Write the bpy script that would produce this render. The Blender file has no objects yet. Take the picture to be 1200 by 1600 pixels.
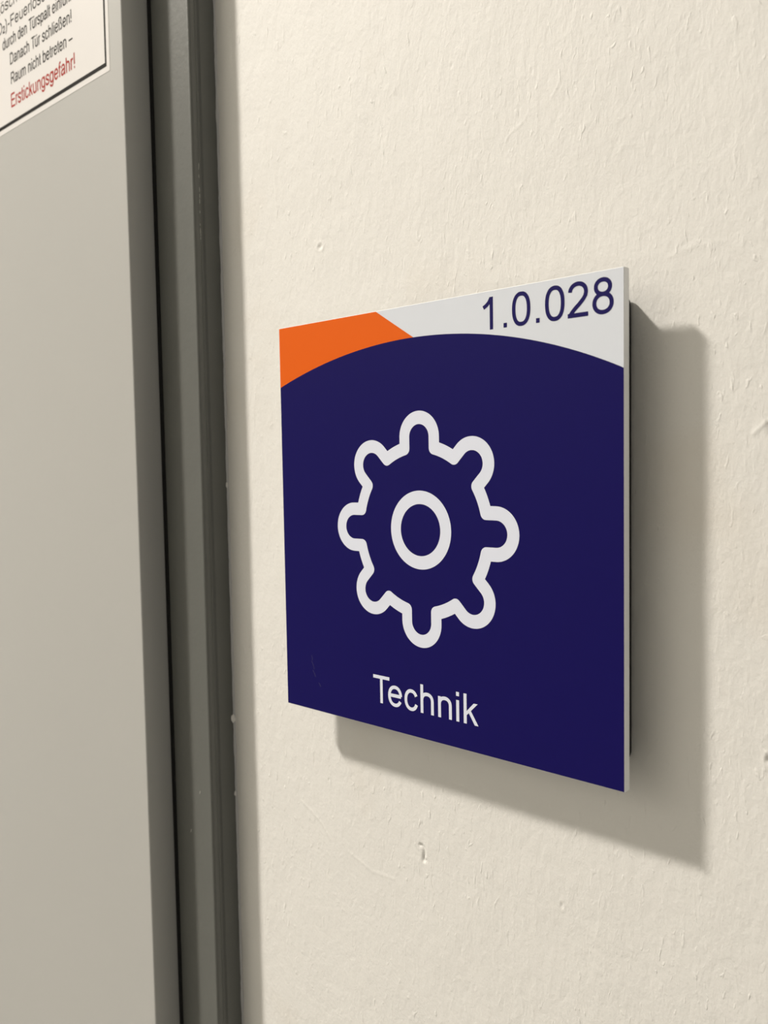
import bpy, bmesh, math, random
import numpy as np
from mathutils import Vector, Matrix, noise

scene = bpy.context.scene
col = scene.collection
PI = math.pi
ZB = 1.45                 # height of the sign's lower edge above the floor
YF = -0.014               # plane of the sign's front face (wall surface is y = 0)

# ------------------------------------------------------------------ camera
F_PX = 1335.0
cam_d = bpy.data.cameras.new('camera')
cam = bpy.data.objects.new('camera', cam_d); col.objects.link(cam)
cam_d.sensor_fit = 'VERTICAL'; cam_d.sensor_height = 24.0; cam_d.sensor_width = 18.0
cam_d.lens = F_PX / 1600.0 * 24.0
cam_d.clip_start = 0.01
RX = (0.73710568, 0.02634944, -0.6752636)       # world axes in camera axes (right, down, forward)
RY = (0.67555298, -0.0544866, 0.73529544)
RZ = (-0.01741819, -0.99816678, -0.05796282)
CP = Vector((0.26484, YF - 0.22788, ZB + 0.09817))
right = Vector((RX[0], RY[0], RZ[0])); up = -Vector((RX[1], RY[1], RZ[1])); back = -Vector((RX[2], RY[2], RZ[2]))
M = Matrix((right, up, back)).transposed().to_4x4(); M.translation = CP
cam.matrix_world = M
cam_d.dof.use_dof = True
cam_d.dof.aperture_fstop = 12.0
cam_d.dof.focus_distance = (Vector((0.075, YF, ZB + 0.085)) - CP).dot(-back)
scene.camera = cam

# ------------------------------------------------------------------ world, lamps, exposure
world = bpy.data.worlds.new('corridor_light'); scene.world = world
world.use_nodes = True
bg = world.node_tree.nodes['Background']
bg.inputs[0].default_value = (1.0, 0.97, 0.88, 1); bg.inputs[1].default_value = 0.26

LAMP = Vector((-1.60, -1.30, 3.60))
ld = bpy.data.lights.new('downlight_bulb', 'AREA'); ld.shape = 'DISK'; ld.size = 0.26
ld.energy = 171.0; ld.color = (1.0, 0.94, 0.85)
lo = bpy.data.objects.new('downlight_bulb', ld); col.objects.link(lo)

scene.view_settings.view_transform = 'Standard'
scene.view_settings.look = 'None'
scene.view_settings.gamma = 1.0
scene.view_settings.use_curve_mapping = False
scene.view_settings.exposure = 0.17

# ------------------------------------------------------------------ materials
def s2l(c):
    return tuple(((v/255)/12.92 if v/255 <= .04045 else ((v/255+.055)/1.055)**2.4) for v in c)

def mat(name, color, rough=.5, spec=.5, bump=None, vary=None, metallic=0.0):
    m = bpy.data.materials.new(name); m.use_nodes = True
    nt = m.node_tree; b = nt.nodes['Principled BSDF']
    b.inputs['Base Color'].default_value = (*color, 1)
    b.inputs['Roughness'].default_value = rough
    b.inputs['Specular IOR Level'].default_value = spec
    b.inputs['Metallic'].default_value = metallic
    tc = nt.nodes.new('ShaderNodeTexCoord')
    if vary:
        sc, amt = vary
        n = nt.nodes.new('ShaderNodeTexNoise'); n.inputs['Scale'].default_value = sc; n.inputs['Detail'].default_value = 4
        nt.links.new(tc.outputs['Object'], n.inputs['Vector'])
        r = nt.nodes.new('ShaderNodeMapRange'); r.inputs['To Min'].default_value = 1-amt; r.inputs['To Max'].default_value = 1+amt
        nt.links.new(n.outputs['Fac'], r.inputs['Value'])
        mx = nt.nodes.new('ShaderNodeVectorMath'); mx.operation = 'SCALE'; mx.inputs[0].default_value = color
        nt.links.new(r.outputs['Result'], mx.inputs['Scale']); nt.links.new(mx.outputs[0], b.inputs['Base Color'])
    if bump:
        sc, dist = bump
        n = nt.nodes.new('ShaderNodeTexNoise'); n.inputs['Scale'].default_value = sc; n.inputs['Detail'].default_value = 3
        nt.links.new(tc.outputs['Object'], n.inputs['Vector'])
        bp = nt.nodes.new('ShaderNodeBump'); bp.inputs['Distance'].default_value = dist; bp.inputs['Strength'].default_value = 1.0
        nt.links.new(n.outputs['Fac'], bp.inputs['Height']); nt.links.new(bp.outputs[0], b.inputs['Normal'])
    return m

def wall_material():
    m = bpy.data.materials.new('painted_plaster'); m.use_nodes = True
    nt = m.node_tree; N = nt.nodes; L = nt.links; b = N['Principled BSDF']
    b.inputs['Roughness'].default_value = .62; b.inputs['Specular IOR Level'].default_value = .3
    tc = N.new('ShaderNodeTexCoord')
    # faint tan smudges, a property of the paint
    n = N.new('ShaderNodeTexNoise'); n.inputs['Scale'].default_value = 14; n.inputs['Detail'].default_value = 5
    L.new(tc.outputs['Object'], n.inputs['Vector'])
    cr = N.new('ShaderNodeValToRGB')
    cr.color_ramp.elements[0].position = .60; cr.color_ramp.elements[0].color = (.825, .81, .778, 1)
    cr.color_ramp.elements[1].position = .80; cr.color_ramp.elements[1].color = (.78, .745, .69, 1)
    L.new(n.outputs['Fac'], cr.inputs[0]); L.new(cr.outputs[0], b.inputs['Base Color'])
    # roller stipple (slightly stretched upwards) over soft trowel marks
    def layer(scale, stretch, detail, rough, rot=0, dist=0):
        mp = N.new('ShaderNodeMapping'); mp.inputs['Scale'].default_value = stretch
        mp.inputs['Rotation'].default_value = (0, rot, 0)
        L.new(tc.outputs['Object'], mp.inputs['Vector'])
        t = N.new('ShaderNodeTexNoise'); t.inputs['Scale'].default_value = scale
        t.inputs['Detail'].default_value = detail; t.inputs['Roughness'].default_value = rough
        t.inputs['Distortion'].default_value = dist
        L.new(mp.outputs[0], t.inputs['Vector']); return t.outputs['Fac']
    def mul(a, k):
        q = N.new('ShaderNodeMath'); q.operation = 'MULTIPLY'; L.new(a, q.inputs[0]); q.inputs[1].default_value = k; return q.outputs[0]
    def add(a, c):
        q = N.new('ShaderNodeMath'); q.operation = 'ADD'; L.new(a, q.inputs[0]); L.new(c, q.inputs[1]); return q.outputs[0]
    def ramp(a, p0, p1):
        r = N.new('ShaderNodeMapRange'); r.inputs['From Min'].default_value = p0; r.inputs['From Max'].default_value = p1
        r.interpolation_type = 'SMOOTHSTEP'; L.new(a, r.inputs['Value']); return r.outputs['Result']
    fine = layer(1000, (1, 1, .6), 3, .6)
    mid = layer(330, (1, 1, .55), 3, .5, .2, .5)
    worm = ramp(layer(400, (1.3, 1, .5), 2, .5, -.45, .5), .60, .76)
    trow = layer(45, (.35, 1, 1.2), 4, .5, .2)
    mask = ramp(layer(16, (1, 1, 1), 3, .5), .34, .6)
    q = N.new('ShaderNodeMath'); q.operation = 'MULTIPLY'; L.new(worm, q.inputs[0]); L.new(mask, q.inputs[1])
    h = add(add(mul(fine, .17), mul(mid, .34)), add(mul(q.outputs[0], .20), mul(trow, .35)))
    bp = N.new('ShaderNodeBump'); bp.inputs['Distance'].default_value = .00062; bp.inputs['Strength'].default_value = 1
    L.new(h, bp.inputs['Height']); L.new(bp.outputs[0], b.inputs['Normal'])
    return m

M_WALL = wall_material()
M_CAULK = mat('wall_paint_bead', (.58, .58, .585), .5, .4, bump=(260, .0004))
M_LEAF = mat('light_grey_enamel', (.475, .470, .450), .45, .40, bump=(1500, .00002), vary=(6, .02))
M_FRAME = mat('dark_grey_enamel', (.134, .137, .126), .42, .4, bump=(320, .00012), vary=(60, .04))
M_GASKET_GAP = mat('black_rubber_gap_shade', (.008, .008, .008), .7, .3)
M_PLATE = mat('white_acrylic', (.735, .77, .84), .45, .15)
M_EDGE = mat('plate_cut_edge', (.88, .885, .89), .5, .3)
M_HOLD = mat('black_plastic', (.010, .009, .008), .6, .3)
M_ORANGE = mat('orange_print', s2l((232, 100, 16)), .5, .12)
M_BLUE = mat('dark_blue_print', (.0085, .0055, .098), .45, .08, bump=(900, .00001))
M_SYMB = mat('white_print', (.785, .82, .94), .45, .15)
M_NUM = mat('blue_print', (.012, .008, .10), .45, .1)
M_STICK = mat('sticker_film', (.80, .775, .76), .4, .4)
M_BLACK = mat('black_ink', (.010, .008, .006), .6, .1)
M_GREYINK = mat('faded_black_ink', (.022, .019, .016), .6, .1)
M_RED = mat('red_ink', (.40, .028, .018), .5, .1)
M_FLOOR = mat('grey_linoleum', (.22, .215, .20), .4, .4, vary=(8, .1))
M_CEIL = mat('ceiling_paint', (.72, .71, .69), .8, .2)
M_OPP = mat('opposite_wall_paint', (.52, .51, .48), .7, .2, bump=(200, .0003))
M_LAMPRING = mat('lamp_ring_white', (.8, .8, .8), .3, .5)
M_SCUFF = mat('pale_scuff', (.055, .05, .12), .6, .3)
M_CHIP = mat('bare_steel_scratch', (.6, .6, .56), .3, .5, metallic=.6)
M_PIT = mat('pit_grey', (.33, .32, .28), .8, .1)

# ------------------------------------------------------------------ mesh helpers
def link(name, me, m, parent=None, smooth=False):
    o = bpy.data.objects.new(name, me); col.objects.link(o)
    me.materials.append(m)
    if smooth:
        for p in me.polygons: p.use_smooth = True
    if parent: o.parent = parent
    return o
def from_bm(name, bm, m, parent=None, smooth=False):
    bmesh.ops.recalc_face_normals(bm, faces=bm.faces)
    me = bpy.data.meshes.new(name); bm.to_mesh(me); bm.free()
    return link(name, me, m, parent, smooth)
def tag(o, **k):
    for a, v in k.items(): o[a] = v
    return o
def empty(name, loc):
    o = bpy.data.objects.new(name, None); col.objects.link(o); o.location = loc; o.empty_display_size = .02
    return o
def prism_xz(outline, y0, y1, bevel=0.0, segs=2):
    """solid from an (x, z) outline between depths y0 and y1"""
    bm = bmesh.new()
    a = [bm.verts.new((x, y0, z)) for x, z in outline]; b = [bm.verts.new((x, y1, z)) for x, z in outline]
    bm.faces.new(a); bm.faces.new(list(reversed(b)))
    n = len(a)
    for i in range(n): bm.faces.new((a[i], b[i], b[(i+1) % n], a[(i+1) % n]))
    if bevel:
        bmesh.ops.bevel(bm, geom=list(bm.edges), offset=bevel, segments=segs, affect='EDGES', profile=.5)
    return bm
def rrect(x0, z0, x1, z1, r, n=8):
    out = []
    for cx, cz, a0 in ((x1-r, z1-r, 0), (x0+r, z1-r, 90), (x0+r, z0+r, 180), (x1-r, z0+r, 270)):
        for i in range(n+1):
            a = math.radians(a0 + 90*i/n); out.append((cx+r*math.cos(a), cz+r*math.sin(a)))
    return out
def box(x0, x1, y0, y1, z0, z1, bevel=0.0, segs=2):
    return prism_xz([(x0, z0), (x1, z0), (x1, z1), (x0, z1)], y0, y1, bevel, segs)

# ------------------------------------------------------------------ the setting
XL, XR, YO, ZC = -2.8, 2.4, -2.4, 3.60

def axis(a, b, lo, hi, step, coarse):
    """grid lines: coarse outside [lo, hi], fine inside"""
    v = [a + (lo-a)*i/coarse for i in range(coarse)]
    n = int(round((hi-lo)/step)); v += [lo+(hi-lo)*i/n for i in range(n)]
    v += [hi + (b-hi)*i/coarse for i in range(coarse+1)]
    return v
# wall with the door opening cut out: x > -0.075 in full height, the strip over the door, the part left of the door
DX0, DX1, DZ = -1.00, -0.070, 2.06
PITS = [(.0102, .1854, .0011, .0009, .00045), (.1856, .0141, .0008, .0011, .0006), (.0087, -.0343, .0005, .0005, .0003),
        (.0780, .2350, .0005, .0009, .00016), (.0855, .1880, .0004, .0010, .00016), (.1105, .2230, .0004, .0012, .0002),
        (.0960, .0-.1290, .0006, .0006, .0003), (.1200, -.0500, .0005, .0010, .0003)]
RIDGES = [  # little runs and tears in the paint: polylines (x, z) with half width and height
    ([(.1806, .1042), (.1828, .1062), (.1846, .1080), (.1860, .1066)], .0004, .00022),
    ([(.1846, .1080), (.1850, .1040), (.1862, .1015)], .0004, -.0003),
    ([(.0580, -.0478), (.0592, -.0474), (.0602, -.0486), (.0604, -.0504), (.0599, -.0520), (.0598, -.0534), (.0610, -.0530)], .00038, -.00075),
    ([(.1005, .2040), (.1030, .2062), (.1075, .2080), (.1090, .2105)], .0003, .00012),
    ([(.1180, .2125), (.1205, .2160), (.1215, .2185)], .0003, .00012), ([(.1400, .1985), (.1430, .2000)], .0003, .00012),
    ([(.1560, .1560), (.1640, .1580), (.1740, .1576)], .0006, .00007),
    ([(.1150, -.1010), (.1240, -.1000), (.1300, -.1040)], .0004, .00016),
    ([(-.0090, -.0480), (-.0040, -.0500), (.0040, -.0545), (.0090, -.0600)], .0004, .00014),
    ([(.0200, -.0620), (.0330, -.0660), (.0450, -.0655)], .0004, .00012),
]
def segd(px, pz, a, b):
    dx, dz = b[0]-a[0], b[1]-a[1]; t = max(0, min(1, ((px-a[0])*dx+(pz-a[1])*dz)/(dx*dx+dz*dz+1e-12)))
    return math.hypot(px-a[0]-t*dx, pz-a[1]-t*dz)
def wall_y(x, z):
    zz = z - ZB
    if not (-.069 < x < .22 and -.20 < zz < .42): return 0.0
    edge = min(1, (x+.069)/.02, (.22-x)/.02, (zz+.20)/.02, (.42-zz)/.02)
    h = noise.noise(Vector((x*22, 3.1, zz*16)))*.00022 + noise.noise(Vector((x*70, 8.2, zz*42)))*.00010
    h += noise.noise(Vector((x*260, 1.7, zz*150)))*.00004
    for cx, cz, rx, rz, d in PITS:
        q = ((x-cx)/rx)**2 + ((zz-cz)/rz)**2
        if q < 9: h -= d*math.exp(-q); h += d*.35*math.exp(-((math.sqrt(q)-1.7)**2)*4)
    for pl, w, d in RIDGES:
        if min(p[0] for p in pl)-.003 < x < max(p[0] for p in pl)+.003 and min(p[1] for p in pl)-.003 < zz < max(p[1] for p in pl)+.003:
            dd = min(segd(x, zz, pl[i], pl[i+1]) for i in range(len(pl)-1))
            h += d*math.exp(-(dd/w)**2)
    return -h*edge
xs = axis(DX1, XR, -.069, .22, .0005, 6); zs = axis(0, ZC, ZB-.20, ZB+.42, .0006, 6)
zs = sorted(set(zs)); xs = sorted(set(xs))
V = [(x, wall_y(x, z), z) for z in zs for x in xs]
nx = len(xs); Fc = [(j*nx+i, j*nx+i+1, (j+1)*nx+i+1, (j+1)*nx+i) for j in range(len(zs)-1) for i in range(nx-1)]
b0 = len(V)
V += [(DX0, 0, 0), (DX0, 0, DZ), (DX1, 0, DZ), (DX1, 0, ZC), (XL, 0, ZC), (XL, 0, 0)]
Fc += [(b0+5, b0, b0+1, b0+4), (b0+1, b0+2, b0+3, b0+4)]
me = bpy.data.meshes.new('wall_back'); me.from_pydata(V, [], Fc); me.update()
wall = link('wall_back', me, M_WALL, smooth=True); tag(wall, kind='structure', label='cream white painted plaster wall with fine roller stipple behind the sign')

tag(from_bm('floor', box(XL, XR, YO, .30, -.05, 0), M_FLOOR), kind='structure')
tag(from_bm('ceiling', box(XL, XR, YO, 0, ZC, ZC+.05), M_CEIL), kind='structure')
tag(from_bm('wall_front', box(XL, XR, YO-.05, YO, 0, ZC), M_OPP), kind='structure')

# raised bead where the wall paint meets the door frame, with ragged rim
def bead():
    bm = bmesh.new(); rows = []
    z = 0.0; k = 0
    while z <= 2.07:
        fine = -.21 < z-ZB < .43
        n1 = noise.noise(Vector((0, 0, z*90)))*.00035 + noise.noise(Vector((4, 0, z*400)))*.00018
        r = .0006 + n1
        row = []
        for i in range(5):
            a = PI/2*i/4
            row.append(bm.verts.new((-.0552+.0003 + (r*1.5)*math.sin(a), -.0001 - r*math.cos(a), z)))
        rows.append(row); z += .0012 if fine else .05
    for a, b in zip(rows, rows[1:]):
        for i in range(4): bm.faces.new((a[i], b[i], b[i+1], a[i+1]))
    return bm
o = from_bm('paint_bead', bead(), M_CAULK, wall, True)
# small blobs of wall paint that sit on the frame edge
for bz, rx, rz in ((-.0202, .0011, .0020), (-.0560, .0006, .0012), (.0890, .0005, .0014)):
    bm = bmesh.new(); bmesh.ops.create_icosphere(bm, subdivisions=3, radius=1)
    for v in bm.verts:
        k = 1+.3*noise.noise(v.co*2.1+Vector((bz*50, 0, 0)))
        v.co = Vector((-.0546+v.co.x*rx*.7*k, -.0006+v.co.y*rx*1.3*k, ZB+bz+v.co.z*rz*k))
    from_bm('paint_blob', bm, M_WALL, wall, True)

# ------------------------------------------------------------------ door: frame, leaf, gasket with painted gap shade
door = empty('door_1', (-.53, 0, 0)); tag(door, kind='structure', label='light grey steel door in a dark grey steel frame left of the sign')
def put(o):                       # parent keeping the coordinates given in world space
    o.location = -door.location; return o
def jamb(sign, x_off):
    """frame profile (x, y) swept from the floor; x measured for the right jamb"""
    prof = [(-.100, -.0135), (-.0555-.0008, -.014)]
    for i in range(1, 6):         # rounded nose
        a = PI/2*i/5; prof.append((-.0561-.0002+.0014*math.sin(a), -.0126-.0014*math.cos(a)))
    prof += [(-.0549, -.0112), (-.0556, -.0104), (-.0556, -.0092), (-.0549, -.0084), (-.0549, -.004), (-.0549, .004), (-.100, .004)]
    bm = bmesh.new()
    P = [(x_off+sign*x, y) for x, y in prof]
    zz = [0, .6, 1.2, 1.5, 1.8, DZ]
    rows = [[bm.verts.new((x, y, z)) for x, y in P] for z in zz]
    n = len(P)
    for a, b in zip(rows, rows[1:]):
        for i in range(n): bm.faces.new((a[i], a[(i+1) % n], b[(i+1) % n], b[i]))
    bm.faces.new(rows[0]); bm.faces.new(list(reversed(rows[-1])))
    return bm
put(from_bm('frame_jamb', jamb(1, 0), M_FRAME, door))
put(from_bm('frame_jamb', jamb(-1, -1.072), M_FRAME, door))
put(from_bm('frame_head', box(-1.0175, -.0545, -.0142, .004, DZ-.045, DZ+.001, .0012), M_FRAME, door))
LX = -.0860
leaf = put(from_bm('door_leaf', box(-.986, LX, YF-.0140, YF-.0003, .008, 2.028, .0006, 2), M_LEAF, door))
core = put(from_bm('leaf_core', box(-.965, LX-.016, YF-.001, .030, .012, 2.010, .001), M_LEAF, door))
gas = put(from_bm('gasket_gap_shade', box(LX-.009, LX+.0018, YF-.0004, YF+.0006, .01, 2.02, .0003), M_GASKET_GAP, door))  # gasket pushed out past the lip; its black stands in for gap shade
# bright scratch along the frame nose, upper part
rnd = random.Random(4)
bm = bmesh.new(); z = .199
while z < .2315:
    l = rnd.uniform(.0006, .0028)
    if rnd.random() < .75:
        bmesh.ops.create_cube(bm, size=1, matrix=Matrix.Translation((-.05492, YF+.0030+rnd.uniform(-.0001, .0001), ZB+z)) @ Matrix.Diagonal((.0001, .00018, l, 1)))
    z += l+rnd.uniform(.0002, .0012)
put(from_bm('scratch', bm, M_CHIP, door))
for z, x in ((-.0745, -.0722), (-.0540, -.0640)):
    bm = bmesh.new(); bmesh.ops.create_cube(bm, size=1, matrix=Matrix.Translation((x, YF+.0001, ZB+z)) @ Matrix.Rotation(.3, 4, 'Y') @ Matrix.Diagonal((.0004, .0003, .0014, 1)))
    put(from_bm('scratch', bm, M_CHIP, door))

# ------------------------------------------------------------------ strokes and letters
def stroke(bm, pts, w, y, closed=False):
    """flat ribbon of width w along (x, z) points, facing the room, at depth y"""
    n = len(pts); L, R = [], []
    y -= 2e-6*(len(bm.verts) % 7919 > 0)*(1+(stroke.k % 9)); stroke.k += 1
    for i in range(n):
        p = Vector(pts[i]);
        a = Vector(pts[i-1]) if (i > 0 or closed) else None
        b = Vector(pts[(i+1) % n]) if (i < n-1 or closed) else None
        d1 = (p-a).normalized() if a is not None else None
        d2 = (b-p).normalized() if b is not None else None
        if d1 is None: d1 = d2
        if d2 is None: d2 = d1
        n1 = Vector((-d1.y, d1.x)); n2 = Vector((-d2.y, d2.x)); nn = (n1+n2)
        nn = nn.normalized() if nn.length > 1e-6 else n1
        k = 1/max(.35, nn.dot(n1)); q = nn*(w/2*k)
        L.append(bm.verts.new((p.x+q.x, y, p.y+q.y))); R.append(bm.verts.new((p.x-q.x, y, p.y-q.y)))
    for i in range(n if closed else n-1):
        j = (i+1) % n
        try: bm.faces.new((L[i], L[j], R[j], R[i]))
        except ValueError: pass
stroke.k = 0
def poly(bm, pts, y):
    y -= 2e-6*(1+(stroke.k % 9)); stroke.k += 1
    f = bm.faces.new([bm.verts.new((x, y, z)) for x, z in pts])
    bmesh.ops.triangulate(bm, faces=[f])
def arc(cx, cy, rx, ry, a0, a1, n=20, e=2.0):
    o = []
    for i in range(n+1):
        a = math.radians(a0+(a1-a0)*i/n); c, s = math.cos(a), math.sin(a)
        o.append((cx+rx*math.copysign(abs(c)**(2/e), c), cy+ry*math.copysign(abs(s)**(2/e), s)))
    return o
def G():
    """grotesque alphabet: advance, strokes [(points, closed)], bars as width-true lines; units 1/1000 em"""
    g = {}
    H = 88
    def o_(cx=278, rx=194, cy=260, ry=231, e=2.25): return (arc(cx, cy, rx, ry, 0, 360, 32, e)[:-1], True)
    arch = lambda x0, x1, top=491: [(x0, 290)] + arc((x0+x1)/2, 330, (x1-x0)/2, top-330, 180, 0, 14, 2.2)[0:] + [(x1, 0)]
    stem = lambda x, h, b=0: ([(x, b), (x, h)], False)
    dots = lambda x: [([(x-85, 610), (x-85, 700)], False), ([(x+85, 610), (x+85, 700)], False)]
    g['1'] = (556, [stem(328, 719), ([(109, 497), (190, 540), (262, 602), (316, 690)], False)])
    g['.'] = (278, [([(141, 0), (141, 100)], False)])
    g['0'] = (556, [(arc(278, 353, 191, 324, 0, 360, 36, 2.35)[:-1], True)])
    g['2'] = (556, [(arc(270, 505, 184, 172, 176, -8, 20, 2.1)+[(440, 425), (395, 358), (310, 270), (205, 180), (130, 105), (88, 42)], False), ([(30, 42), (503, 42)], False)])
    g['8'] = (556, [(arc(278, 534, 157, 143, 0, 360, 32, 2.1)[:-1], True), (arc(278, 209, 192, 181, 0, 360, 32, 2.1)[:-1], True)])
    g['T'] = (611, [([(23, 674), (588, 674)], False), stem(306, 690)])
    g['e'] = (556, [([(472, 272)]+arc(276, 260, 194, 231, 4, 332, 30, 2.15), False), ([(95, 272), (475, 272)], False)])
    g['c'] = (500, [(arc(264, 260, 181, 231, 28, 338, 30, 2.15), False)])
    g['h'] = (556, [stem(110, 716), (arch(110, 443), False)])
    g['n'] = (556, [stem(110, 519), (arch(110, 443), False)])
    g['u'] = (556, [stem(443, 519), ([(110, 519)]+[(x, 519-z) for x, z in arch(110, 443)][1:-1]+[(443, 250)], False)])
    g['i'] = (222, [stem(110, 519), stem(110, 716, 616)])
    g['l'] = (222, [stem(110, 716)])
    g['r'] = (333, [stem(110, 519), ([(110, 300), (125, 400), (165, 455), (225, 486), (325, 478)], False)])
    g['a'] = (556, [([(78, 368)]+arc(270, 340, 170, 150, 155, 0, 14, 2.3)+[(442, 80), (475, 0)], False), ([(440, 305), (330, 275), (200, 262), (110, 220), (82, 150), (105, 60), (200, 28), (330, 62), (440, 180)], False)])
    g['d'] = (556, [stem(446, 716), o_(262, 180)])
    g['b'] = (556, [stem(110, 716), o_(294, 180)])
    g['p'] = (556, [stem(110, 519, -199), o_(294, 180)])
    g['g'] = (556, [([(446, 519), (446, 20), (420, -90), (330, -158), (200, -158), (110, -110), (90, -50)], False), o_(262, 180)])
    g['o'] = (556, [o_()])
    g['s'] = (500, [([(420, 368), (400, 440), (330, 485), (220, 488), (120, 450), (88, 375), (120, 310), (240, 268), (370, 225), (415, 150), (380, 65), (270, 30), (150, 40), (75, 100), (62, 158)], False)])
    g['t'] = (278, [([(135, 670), (135, 110), (160, 50), (260, 42)], False), ([(20, 480), (255, 480)], False)])
    g['f'] = (278, [([(125, 0), (125, 590), (150, 660), (200, 686), (290, 680)], False), ([(15, 480), (260, 480)], False)])
    g['m'] = (833, [stem(110, 519), (arch(110, 416), False), (arch(416, 722), False)])
    g['v'] = (500, [([(50, 519), (250, 40), (450, 519)], False)])
    g['k'] = (500, [stem(110, 716), ([(120, 200), (420, 515)], False), ([(235, 320), (445, 0)], False)])
    g['E'] = (667, [stem(125, 716), ([(80, 674), (612, 674)], False), ([(80, 372), (580, 372)], False), ([(80, 42), (620, 42)], False)])
    g['F'] = (611, [stem(125, 716), ([(80, 674), (560, 674)], False), ([(80, 360), (510, 360)], False)])
    g['D'] = (722, [([(125, 42), (125, 674), (330, 674)]+arc(330, 358, 290, 316, 90, -90, 18, 2.3)+[(80, 42)], False)])
    g['R'] = (722, [stem(125, 716), ([(80, 674), (450, 674)]+arc(450, 512, 150, 162, 90, -90, 12, 2.3)+[(80, 350)], False), ([(390, 350), (500, 260), (660, 0)], False)])
    g['L'] = (556, [([(118, 716), (118, 42), (520, 42)], False)])
    g['O'] = (778, [(arc(389, 358, 300, 328, 0, 360, 36, 2.3)[:-1], True)])
    g['C'] = (722, [(arc(389, 358, 290, 328, 40, 320, 30, 2.3), False)])
    g['Z'] = (611, [([(60, 674), (540, 674), (70, 42), (570, 42)], False)])
    g['K'] = (667, [stem(125, 716), ([(125, 260), (560, 716)], False), ([(270, 410), (610, 0)], False)])
    g['x'] = (500, [([(40, 0), (450, 519)], False), ([(50, 519), (460, 0)], False)])
    g['ß'] = (611, [([(110, 0), (110, 560)]+arc(270, 560, 160, 130, 180, -40, 14, 2.2)+[(330, 400), (440, 300), (505, 190), (470, 70), (370, 30), (250, 45)], False)])
    g['!'] = (278, [stem(139, 716, 190), stem(139, 100, 0)])
    g['–'] = (556, [([(0, 280), (556, 280)], False)])
    g['-'] = (333, [([(40, 260), (290, 260)], False)])
    g['('] = (333, [([(270, 716), (150, 560), (110, 260), (150, -40), (270, -200)], False)])
    g[')'] = (333, [([(60, 716), (180, 560), (220, 260), (180, -40), (60, -200)], False)])
    g['ö'] = (556, g['o'][1]+dots(278)); g['ü'] = (556, g['u'][1]+dots(276)); g[' '] = (278, [])
    sub = [([(x*.6, z*.6-60) for x, z in p], c) for p, c in g['2'][1]]
    g['₂'] = (340, sub)
    return g
GL = G()
KERN = {('T', 'e'): -111, ('T', 'ü'): -60}
def text_width(s):
    return sum(GL[c][0] for c in s) + sum(KERN.get((a, b), 0) for a, b in zip(s, s[1:]))
def letters(bm, s, x0, z0, em, y, w=88, sx=1.0, slope=0.0):
    """letters on the plane y; stroke width stays true when the width is squeezed by sx"""
    x = 0.0; k = em/1000
    for i, c in enumerate(s):
        for pts, closed in GL[c][1]:
            P = [(x0+(x+px)*k*sx, z0+pz*k+slope*(x+px)*k*sx) for px, pz in pts]
            stroke(bm, P, w*k, y, closed)
        x += GL[c][0] + (KERN.get((c, s[i+1]), 0) if i+1 < len(s) else 0)
def flatfix(bm):
    # all print faces look at the room (-y)
    bm.normal_update()
    for f in bm.faces:
        if f.normal.y > 0: f.normal_flip()
def print_obj(name, bm, m, parent):
    flatfix(bm); me = bpy.data.meshes.new(name); bm.to_mesh(me); bm.free()
    return link(name, me, m, parent)

# ------------------------------------------------------------------ the room sign
SW, SH = .14965, .15249
sign = empty('room_sign', (0, 0, ZB))
tag(sign, label='square dark blue room sign with orange corner and white gear outline on white wall', category='sign')
plate = from_bm('sign_plate', prism_xz([(0, 0), (SW, 0), (SW, SH), (0, SH)], YF, YF+.0031, .00018, 2), M_EDGE, sign)
plate['label'] = 'white plastic plate with pale cut edge'
hold = from_bm('mounting_tray', prism_xz(rrect(.0042, .0036, .1459, .1483, .0055), YF+.00312, -.0022), M_HOLD, sign)
hold['label'] = 'black plastic backing tray with rounded corners'
pad = from_bm('adhesive_pad', prism_xz(rrect(.018, .018, .134, .134, .004), -.0023, .0003), M_HOLD, sign)
# printed fields
ARC = [(0, .12880), (.0080, .13135), (.01618, .13385), (.0270, .13640), (.0375, .13833), (.0480, .13985), (.0570, .14075), (.0650, .14118), (.0720, .14128),
       (.0790, .14118), (.0860, .14075), (.0979, .13930), (.11154, .13676), (.12543, .13330), (.13839, .12895), (SW, .12387)]
e = .00016
def arc_z(x):
    for (xa, za), (xb, zb) in zip(ARC, ARC[1:]):
        if xa <= x <= xb: return za+(zb-za)*(x-xa)/(xb-xa)
    return ARC[-1][1]
QF = np.polyfit([p[0] for p in ARC], [p[1] for p in ARC], 4)
arc_z = lambda x: float(np.polyval(QF, x))
def crv(n=120):
    o = [(SW*i/n, arc_z(SW*i/n)) for i in range(n+1)]
    o[0] = (e, o[0][1]); o[-1] = (SW-e, o[-1][1]); return o
CV = crv()
bm = bmesh.new(); y = YF-.00003
def strip(bm, top, bot, y):
    for (a, b), (c, d) in zip(zip(top, bot), zip(top[1:], bot[1:])):
        bm.faces.new([bm.verts.new((p[0], y, p[1])) for p in (b, d, c, a)])
strip(bm, [(x, SH-e) for x, z in CV], CV, y); print_obj('white_field', bm, M_PLATE, sign)
bm = bmesh.new(); strip(bm, CV, [(x, e) for x, z in CV], y); print_obj('blue_field', bm, M_BLUE, sign)
bm = bmesh.new()
XA, XB = .0532, .0708
def otop(x): return SH-e if x <= XA else SH-e+(arc_z(XB)-SH+e)*(x-XA)/(XB-XA)
xsO = sorted([x for x, z in CV if x < XB]+[XA, XB])
def cvz(x):
    for (xa, za), (xb, zb) in zip(CV, CV[1:]):
        if xa <= x <= xb: return za+(zb-za)*(x-xa)/(xb-xa)
    return CV[0][1]
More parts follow.
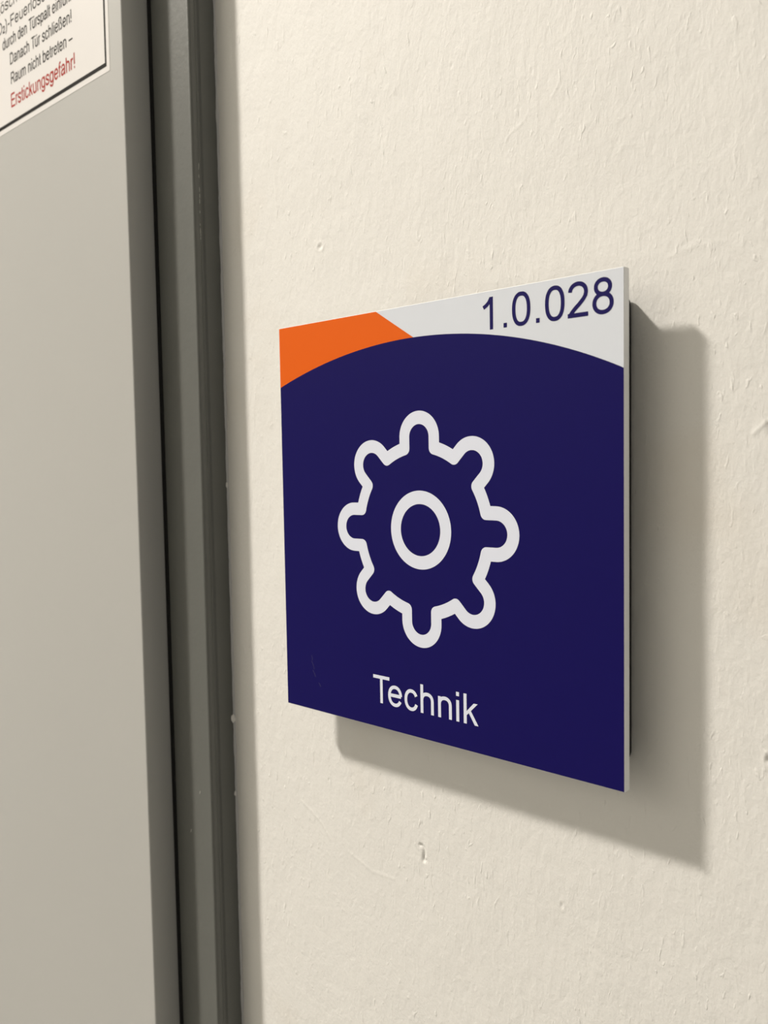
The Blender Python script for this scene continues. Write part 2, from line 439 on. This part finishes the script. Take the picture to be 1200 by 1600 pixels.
strip(bm, [(x, max(otop(x), cvz(x))) for x in xsO], [(x, cvz(x)) for x in xsO], y-.00002); print_obj('orange_field', bm, M_ORANGE, sign)
# gear
GC = (.07263, .07430); h = .00228; R0 = .0290; TW = .00668; TR = .0388
SZ = 1.012
def gear(off):
    """outline of the gear stroke on one side: off=+h outer, off=-h inner"""
    pts = []
    hw = TW+off; R = R0+off
    a_c = math.asin(TW/R0)                 # centre line corner
    P = (TW, math.sqrt(R0*R0-TW*TW))
    for k in range(8):
        base = k*PI/4; loc = []
        n_v, n_c, n_t = 6, 6, 18
        # half valley from -22.5 deg, corner, tooth, corner, half valley (clockwise-symmetric)
        if off > 0:
            ac = math.asin(hw/R)
            val = [(R*math.sin(t), R*math.cos(t)) for t in [(PI/8)-(PI/8-ac)*i/n_v for i in range(n_v+1)]]
            cor = [val[-1]]*n_c
        else:
            val = [(R*math.sin(t), R*math.cos(t)) for t in [(PI/8)-(PI/8-a_c)*i/n_v for i in range(n_v+1)]]
            a0 = math.atan2(-P[1], -P[0]); a1 = -PI
            cor = [(P[0]+abs(off)*math.cos(a0+(a1-a0)*i/n_c), P[1]+abs(off)*math.sin(a0+(a1-a0)*i/n_c)) for i in range(1, n_c+1)]
        cy = TR-TW
        tip = [(hw*math.sin(t), cy+hw*math.cos(t)) for t in [PI/2-PI/2*i/n_t for i in range(n_t+1)]]
        half = val+cor+tip                  # from +22.5deg to the tooth axis
        full = [(-x, z) for x, z in half]+list(reversed(half))[1:]
        for x, z in full[:-1]:
            pts.append((GC[0]+x*math.cos(base)+z*math.sin(base), GC[1]+(-x*math.sin(base)+z*math.cos(base))*SZ))
    return pts
A, B = gear(h), gear(-h)
bm = bmesh.new(); va = [bm.verts.new((x, y-.00003, z)) for x, z in A]; vb = [bm.verts.new((x, y-.00003, z)) for x, z in B]
for i in range(len(va)):
    j = (i+1) % len(va); bm.faces.new((va[i], va[j], vb[j], vb[i]))
bmesh.ops.remove_doubles(bm, verts=bm.verts, dist=1e-7)
print_obj('gear_outline', bm, M_SYMB, sign)
bm = bmesh.new(); stroke(bm, arc(GC[0], GC[1], .01135, .01135*SZ, 0, 360, 96)[:-1], .0047, y-.00003, True); print_obj('gear_hub', bm, M_SYMB, sign)
# writing
bm = bmesh.new(); letters(bm, '1.0.028', .09905, .1401, .01438, y-.00003, 90); 
print_obj('room_number', bm, M_NUM, sign)
def technik(bm, x0, z0, em, y):
    k = em/1000
    s = 'Techni'
    letters(bm, s, x0, z0, em, y, 88)
    xk = x0+text_width(s)*k
    stroke(bm, [(xk+110*k, z0), (xk+110*k, z0+716*k)], 88*k, y)
    poly(bm, [(xk+a*k, z0+b*k) for a, b in ((150, 300), (362, 519), (476, 519), (150, 200))], y)
    poly(bm, [(xk+a*k, z0+b*k) for a, b in ((278, 326), (496, 0), (388, 0), (216, 265))], y)
bm = bmesh.new(); technik(bm, .0484, .00935, .01432, y-.00003); print_obj('room_name', bm, M_SYMB, sign)
# rub marks at the left of the blue field
rnd = random.Random(9)
bm = bmesh.new()
for x, z, l, a in ((.0165, .0165, .0035, 2.0), (.0172, .0135, .0030, 2.1), (.0200, .0100, .0018, 2.2), (.0155, .0200, .002, 1.8)):
    stroke(bm, [(x, z), (x+l*.5*math.cos(a)+.0002, z+l*.5*math.sin(a)), (x+l*math.cos(a), z+l*math.sin(a))], .00022, y-.00003)
print_obj('rub_mark', bm, M_SCUFF, sign)

# ------------------------------------------------------------------ warning sticker on the door
SY = YF-.0140
st = empty('warning_sticker', (-.155, SY, ZB+.28)); st.rotation_euler = (0, .007, 0)
tag(st, label='white warning sticker with black border and German fire-extinguishing text on the grey door', category='sticker')
def sput(o): o.location = (.155, -SY, -ZB-.28); return o
SX1, SZ0 = -.0970, ZB+.2799; SX0, SZ1 = -.2300, ZB+.430
sheet = sput(from_bm('sticker_sheet', prism_xz(rrect(SX0, SZ0, SX1, SZ1, .0004, 3), SY-.00012, SY+.00001), M_STICK, st))
yt = SY-.00016
bm = bmesh.new(); m1, bw = .0026, .0014
ox0, ox1, oz0, oz1 = SX0+m1, SX1-m1, SZ0+m1, SZ1-m1
bh = .0019
for q in ([(ox0, oz0), (ox1, oz0), (ox1, oz0+bh), (ox0, oz0+bh)], [(ox0, oz1-bh), (ox1, oz1-bh), (ox1, oz1), (ox0, oz1)],
          [(ox0, oz0+bh), (ox0+bw, oz0+bh), (ox0+bw, oz1-bh), (ox0, oz1-bh)], [(ox1-bw, oz0+bh), (ox1, oz0+bh), (ox1, oz1-bh), (ox1-bw, oz1-bh)]):
    bm.faces.new([bm.verts.new((x, yt, z)) for x, z in q])
sput(print_obj('border', bm, M_BLACK, st))
def line(s, x0, x1, z, cap, m, w=88, slope=0.0):
    em = cap/.716; sx = (x1-x0)/(text_width(s)*em/1000)
    bm = bmesh.new(); letters(bm, s, x0, ZB+z, em, yt, w, sx, slope); sput(print_obj('text_line', bm, m, st))
SL = -.007
line('Erstickungsgefahr!', -.1983, -.1278, .2912, .0072, M_RED, 96, SL)
line('Raum nicht betreten –', -.1973, -.1300, .3031, .0060, M_GREYINK, 92, SL)
line('Danach Tür schließen!', -.1976, -.1298, .3132, .0060, M_GREYINK, 92, SL)
line('durch den Türspalt einführen.', -.2055, -.1200, .3231, .0060, M_GREYINK, 92, SL)
line('(CO₂)-Feuerlöscher', -.2213, -.1425, .3324, .0060, M_GREYINK, 92, SL)
line('Löschvorgang mit', -.2120, -.1345, .3424, .0060, M_GREYINK, 92, SL)

# ------------------------------------------------------------------ ceiling lamp that lights the wall
lamp = empty('ceiling_downlight', LAMP)
tag(lamp, label='round white ceiling downlight above and in front of the door', category='lamp')
bm = bmesh.new()
prof = [(.078, 0), (.078, -.006), (.084, -.010), (.100, -.008), (.104, 0)]
rows = [[bm.verts.new((r*math.cos(2*PI*i/48), r*math.sin(2*PI*i/48), z)) for i in range(48)] for r, z in prof]
for a, b in zip(rows, rows[1:]):
    for i in range(48): bm.faces.new((a[i], a[(i+1) % 48], b[(i+1) % 48], b[i]))
from_bm('trim_ring', bm, M_LAMPRING, lamp, True)
lo.parent = lamp; lo.location = (0, 0, -.004)
